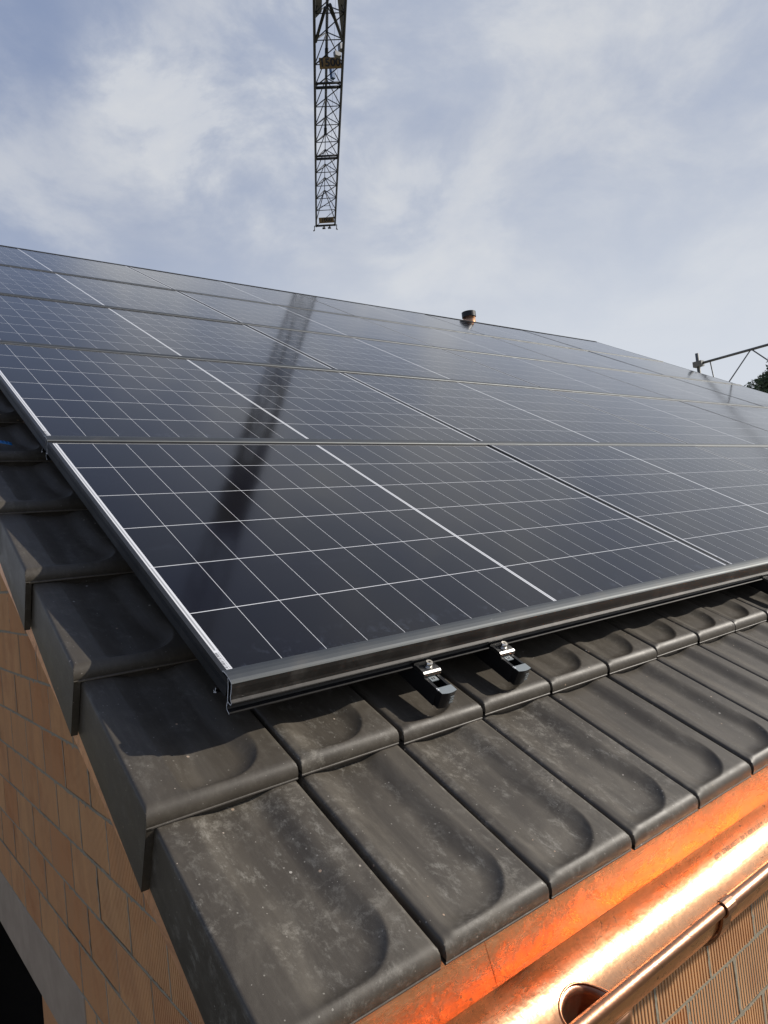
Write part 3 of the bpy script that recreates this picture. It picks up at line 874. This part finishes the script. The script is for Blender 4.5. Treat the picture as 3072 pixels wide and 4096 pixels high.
for c in range(-8, 14):
    z0 = Z0 + c * CH; top_y = 3.9
    y0 = max(WY, (z0 + .30) * CP / SP) if z0 > -.28 else WY
    if c < 0 and c > -16: y1 = OPY if z0 < OPZ else LY0
    else: y1 = top_y
    if c == 0: y1 = top_y
    if y1 - y0 > .1:
        n_ = int((y1 - y0) / .010); wobble('y', [(y0 + (y1 - y0) * k / n_, z0) for k in range(n_ + 1)], sd_); sd_ += 1
    sh = (.5 if c % 2 else 0) * BL
    for k in range(-1, 16):
        yj = WY + .01 + (k * BL + sh + .029)
        if yj < y0 + .02 or (c < 0 and yj > LY0 - .05): continue
        if z0 + CH > yj * SP / CP - .262: continue
        wobble('y', [(yj, z0 + .004 + (CH - .008) * q / 14) for q in range(15)], sd_); sd_ += 1
for c in range(-7, 5):
    z0 = Z0 + .020 + c * CH; wobble('x', [(WX + .01 * k, z0) for k in range(280)], sd_); sd_ += 1
    sh = (.5 if c % 2 else 0) * BL
    for k in range(0, 11):
        xj = WX + k * BL + sh - .05
        if xj < WX + .03: continue
        wobble('x', [(xj, z0 + .004 + (CH - .008) * q / 14) for q in range(15)], sd_); sd_ += 1
mb.build('mortar_bed', M_mortar, house)
mb = MB(); mb.box(WX - .002, WX + .14, LY0, LY1, OPZ, Z0 - .004)
lo = mb.build('lintel', M_conc, house)
bv = lo.modifiers.new('bevel', 'BEVEL'); bv.width = .006; bv.segments = 3
lo['label'] = 'smooth grey concrete lintel over the dark window opening'
mb = MB()
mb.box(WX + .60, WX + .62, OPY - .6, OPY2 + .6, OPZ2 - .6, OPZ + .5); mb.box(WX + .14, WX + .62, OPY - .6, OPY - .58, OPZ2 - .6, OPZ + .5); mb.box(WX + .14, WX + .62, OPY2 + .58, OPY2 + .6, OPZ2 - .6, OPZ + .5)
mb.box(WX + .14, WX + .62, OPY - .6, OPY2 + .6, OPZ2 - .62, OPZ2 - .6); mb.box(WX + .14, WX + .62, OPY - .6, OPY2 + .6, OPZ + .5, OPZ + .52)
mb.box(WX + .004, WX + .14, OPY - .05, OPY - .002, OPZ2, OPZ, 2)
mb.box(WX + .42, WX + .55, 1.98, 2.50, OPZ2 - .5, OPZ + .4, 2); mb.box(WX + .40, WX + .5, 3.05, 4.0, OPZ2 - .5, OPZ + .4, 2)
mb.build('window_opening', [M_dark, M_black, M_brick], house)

# ------------------------------------------------------------------ vent on the ridge
VX, VY = 6.17, 5.12
vt = thing('roof_vent', 'short copper vent pipe with a black cap behind the top edge of the modules', 'vent pipe', (VX, VY, 2.72))
mb = MB(); mb.bar((0, 0, -.1), (0, 0, .300), .079, 28); mb.build('pipe', M_cu, vt)
mb = MB(); mb.bar((0, 0, .256), (0, 0, .322), .090, 28, cap=False, sm=True); mb.bar((0, 0, .318), (0, 0, .320), .086, 28)
mb.build('cap', M_black, vt)

# ------------------------------------------------------------------ scaffold beyond the right gable
def at(px, py, x):
    X, Y = px * 3072 / 1659, py * 3072 / 1659
    d = RT * ((X - 1536) / 2839.4) + DN * ((Y - 2048) / 2839.4) + FW
    s = (x - CAM[0]) / d.x
    return Vector(CAM) + d * s
sca = thing('scaffold_frame', 'galvanised scaffold post and lattice guard rail beyond the right gable', 'scaffolding')
SX = 9.72; ZT = 2.345
post = (SX, 4.01)
mb = MB(); mb.bar((post[0], post[1], -5.6), (post[0], post[1], 2.50), .0245, 16); mb.build('post', M_galv, sca)
mb = MB(); mb.bar((SX + .02, 3.95, ZT), (SX + .02, -2.6, ZT + .02), .018, 14); mb.build('top_chord', M_galv, sca)
mb = MB(); mb.bar((SX + .02, 3.95, ZT - .92), (SX + .02, -2.6, ZT - .90), .021, 14); mb.build('bottom_chord', M_galv, sca)
mb = MB()
mb.bar((SX + .02, 3.84, ZT), (SX + .02, 3.76, ZT - .92), .009, 8)
y = 3.84
for k in range(3):
    mb.bar((SX + .02, y + .30, ZT - .92), (SX + .02, y - .57, ZT - .01), .009, 8); mb.bar((SX + .02, y - .60, ZT - .01), (SX + .02, y - 1.45, ZT - .92), .009, 8); y -= 1.80
mb.build('brace', M_galv, sca)
mb = MB(); mb.box(SX - .045, SX + .045, 3.94, 4.07, ZT - .045, ZT + .035); mb.bar((SX + .03, 4.02, ZT), (SX + .075, 4.02, ZT), .012, 6)
cpo = mb.build('coupler', M_galv, sca)
mb = MB(); mb.bar((post[0], -2.6, -5.6), (post[0], -2.6, 2.50), .0245, 16); mb.build('post', M_galv, sca)

# ------------------------------------------------------------------ crane jib
JH = 22.4
JA = Vector((27.476, 38.032, 22.586)); JB = Vector((28.536, 37.282, 22.586))
JD = Vector((-.5464, -.8375, 0)).normalized()        # from the tip back towards the tower
JS = (JB - JA); JS -= JD * JS.dot(JD); JWID = JS.length; JS.normalize()
JB = JA + JS * JWID
crane = thing('crane_jib', 'dark lattice jib of a tower crane reaching overhead', 'crane')
NP = 1.565; AP = .95
def low(k, s): return JA + JD * ((k + (.41 if k >= 1 else .41 * max(k, 0))) * NP) + JS * (JWID * s)
def apx(k): return JA + JD * ((k + .91) * NP) + JS * (JWID * .5) + Vector((0, 0, AP))
NJ = 34
mb = MB()
mb.bar(low(-.05, 0), low(NJ, 0), .062, 8); mb.bar(low(-.05, 1), low(NJ, 1), .062, 8); mb.build('bottom_chord', M_crane, crane)
mb = MB()
mb.bar(apx(1), apx(5), .022, 8); mb.bar(apx(5), apx(NJ - 1), .066, 8)
for k in (5, 9, 13): mb.bar(apx(k) - Vector((0, 0, .03)), apx(k + .35) - Vector((0, 0, .03)), .085, 8)
mb.build('top_chord', M_crane, crane)
mb = MB()
for k in range(1, NJ):
    mb.bar(low(k, 0), low(k, 1), .024, 6)
    mb.bar(low(k, 0), low(k + 1, 1), .027, 6)
    if k >= 1:
        for s in (0, 1):
            mb.bar(apx(k), low(k, s), .027, 6); mb.bar(apx(k), low(k + 1, s), .027, 6)
mb.bar(low(0, 0), low(1, 1), .02, 6)
for s in (0, 1): mb.bar(apx(1), low(.3, s), .027, 6)
m1 = (apx(1) + low(.3, 0)) / 2; m2 = (apx(1) + low(.3, 1)) / 2; mb.bar(m1, m2, .016, 6)
mb.build('lattice_brace', M_crane, crane)
for kk in (4.92, 5.12, 8.93, 9.15, 19.0, 19.3):
    mb = MB(); mb.bar(low(kk, 0.05), low(kk, .95), .055, 8); mb.build('cross_beam', M_crane, crane)
mb = MB(); mb.bar(low(0, -.02), low(0, 1.02), .07, 8); mb.build('tip_beam', M_crane, crane)
mb = MB()
for s in (.70, .86): mb.bar(low(.3, s) + Vector((0, 0, .25)), low(NJ, s) + Vector((0, 0, .25)), .006, 4)
mb.build('trolley_rope', M_crane, crane)
# tip hooks and sheaves
mb = MB()
for s, dx in ((0, -.12), (1, .12)):
    p = low(0, s); q = p + JS * dx
    mb.bar(p, q, .03, 6); mb.bar(q, q - JD * .62, .028, 6); mb.bar(q - JD * .62, q - JD * .72 + JS * (dx * .5), .05, 6)
for s in (.42, .72):
    p = low(0, s); mb.bar(p, p - JD * .42, .05, 6); mb.bar(p - JD * .42 - JS * .12, p - JD * .42 + JS * .1, .06, 6)
mb.build('tip_hooks', M_crane, crane)
# maintenance cage / trolley seen at the top of the picture
mb = MB()
for (a0, a1, s0, s1, dz) in ((11.9, 14.2, .62, 1.0, .2), (11.6, 14.2, 0.0, .26, .2), (14.2, 17, .0, 1.0, .25)):
    P = [low(a0, s0), low(a0, s1), low(a1, s1), low(a1, s0)]
    if s1 < 1: P = [low(a0 - .0, 0), low(a0 + .3, .26), low(a1, .30), low(a1, 0)]
    elif s0 > 0: P = [low(10.75, .97), low(10.75, 1.0), low(a1, 1.0), low(a1, .50)]
    Q = [p + Vector((0, 0, dz)) for p in P]
    Q2 = [p + Vector((0, 0, dz + .06)) for p in P]
    mb.add(Q + Q2, [(0, 1, 2, 3), (7, 6, 5, 4), (0, 4, 5, 1), (1, 5, 6, 2), (2, 6, 7, 3), (3, 7, 4, 0)])
mb.build('trolley_platform', M_grey, crane)
mb = MB(); mb.bar(low(10.95, .04), low(12.2, .36), .07, 8); mb.bar(low(10.95, .96), low(12.3, .50), .07, 8); mb.build('platform_strut', M_crane, crane)
mb = MB(); mb.box(-.14, .14, -.14, .14, -.1, .35)
bl = mb.build('hoist_motor', M_blue, crane, loc=low(9.4, .66) + Vector((0, 0, .1))); bl.scale = (.65, .65, 1.6)
mb = MB(); mb.box(-.1, .1, -.1, .1, -.15, .15)
lt = mb.build('lamp', M_grey, crane, loc=low(10.55, .93) + Vector((0, 0, .15)))
mb = MB(); mb.box(-.16, .16, -.08, .08, -.1, .1)
mb.build('junction_box', M_grey, crane, loc=low(10.35, .8) + Vector((0, 0, .05)))
def jib_sign(k, s0, s1, hgt, txt, name_label):
    c = (low(k, s0) + low(k, s1)) / 2 + Vector((0, 0, -.05)); w = JWID * (s1 - s0)
    X = JS; Y = Vector((0, 0, 1)); Zv = X.cross(Y)
    M4 = Matrix(((X.x, Y.x, Zv.x, c.x), (X.y, Y.y, Zv.y, c.y), (X.z, Y.z, Zv.z, c.z), (0, 0, 0, 1)))
    mb = MB(); mb.box(-w / 2, w / 2, -hgt / 2, hgt / 2, -.02, .02)
    b = mb.build('load_sign', M_sign, crane); b.matrix_local = M4
    b['label'] = name_label
    s_ = 1
    t_ = text_mesh('load_figures', txt, hgt * 1.02, M_ink, b, Matrix.Translation((0, 0, .026)), .003)
    t_.scale = (.92, 1, 1)
jib_sign(10.09, .16, .93, .52, '1500', 'ochre load sign reading 1500')
jib_sign(.40, .14, .93, .38, '1000', 'ochre load sign reading 1000')

# ------------------------------------------------------------------ trees on the right
def leaf_mat(name, a, b):
    mt, t, p = mat(name); c = objco(t)
    at_ = t.node('ShaderNodeAttribute', attribute_name='tone').outputs['Fac']
    setp(t, p, color=t.mix(at_, a, b), rough=.7, spec=.25)
    return mt
M_leafA = leaf_mat('dark_green_leaves', (.030, .052, .020), (.095, .115, .040))
M_leafB = leaf_mat('olive_leaves', (.050, .068, .020), (.15, .155, .050))
M_bark = simple('bark', (.07, .055, .04), .9, var=.3, scale=3)
def tree(x, y, zb, h, r, mt, label, seed, n=22000):
    rnd = random.Random(seed)
    t = thing('tree', label, 'tree', (x, y, zb), group='trees beyond the right gable')
    mb = MB(); mb.bar((0, 0, 0), (0, 0, h * .6), .35, 10, r2=.16)
    blobs = []
    for k in range(26):
        a = rnd.uniform(0, 6.28); rr_ = r * math.sqrt(rnd.random()) * .8; zz3 = h * rnd.uniform(.35, .97)
        sc = 1 - .55 * ((zz3 / h - .55) / .45) ** 2 if zz3 > h * .55 else 1
        c = Vector((rr_ * math.cos(a) * sc, rr_ * math.sin(a) * sc, zz3)); blobs.append((c, r * rnd.uniform(.20, .40)))
        if k % 3 == 0: mb.bar((0, 0, h * .3), c * .9, .09, 6, r2=.03)
    mb.build('trunk', M_bark, t)
    V = []; F = []; TN = []
    for i in range(n):
        c, br = blobs[i % len(blobs)]
        d = Vector((rnd.gauss(0, 1), rnd.gauss(0, 1), rnd.gauss(0, 1))).normalized() * br * (rnd.random() ** .4)
        p = c + d; s = rnd.uniform(.09, .17)
        u = Vector((rnd.gauss(0, 1), rnd.gauss(0, 1), rnd.gauss(0, 1))).normalized(); w = u.orthogonal().normalized()
        b = len(V); V += [p - u * s, p + w * s * .6, p + u * s, p - w * s * .6]; F.append((b, b + 1, b + 2, b + 3)); TN.append(min(1, max(0, rnd.gauss(.45, .28))))
    o = mesh_obj('crown', V, F, mt, t)
    o.data.attributes.new('tone', 'FLOAT', 'FACE').data.foreach_set('value', TN)
tree(54.5, 25.4, -5.6, 14.9, 3.0, M_leafB, 'olive green leafy tree just clearing the right end of the array', 1)
tree(56.5, 21.5, -5.6, 17.2, 3.9, M_leafA, 'taller dark green tree at the right edge of the picture', 2, 34000)
tree(53.6, 23.3, -5.6, 13.0, 2.6, M_leafB, 'low olive tree between the two taller trees', 3)

# ------------------------------------------------------------------ blue film scrap on the left verge tiles
V_ = 0.0
mb = MB()
for k in range(10):
    a = k / 10; b_ = (k + 1) / 10
    z = lambda q: .004 + .006 * math.sin(q * 3.1)
    mb.add([(a * .10, .0 - a * .018, z(a)), (b_ * .10, .0 - b_ * .018, z(b_)), (b_ * .10, .016 - b_ * .012, z(b_) + .001), (a * .10, .022 - a * .012, z(a) + .001)], [(0, 1, 2, 3)], 0, True)
fl = mb.build('film_scrap', M_film, None, rw(-.13, 1.385, NN - .004), ROOF)
fm_ = fl.modifiers.new('solid', 'SOLIDIFY'); fm_.thickness = .0006
tag(fl, 'scrap of blue film lying on a verge tile left of the modules', 'film scrap')
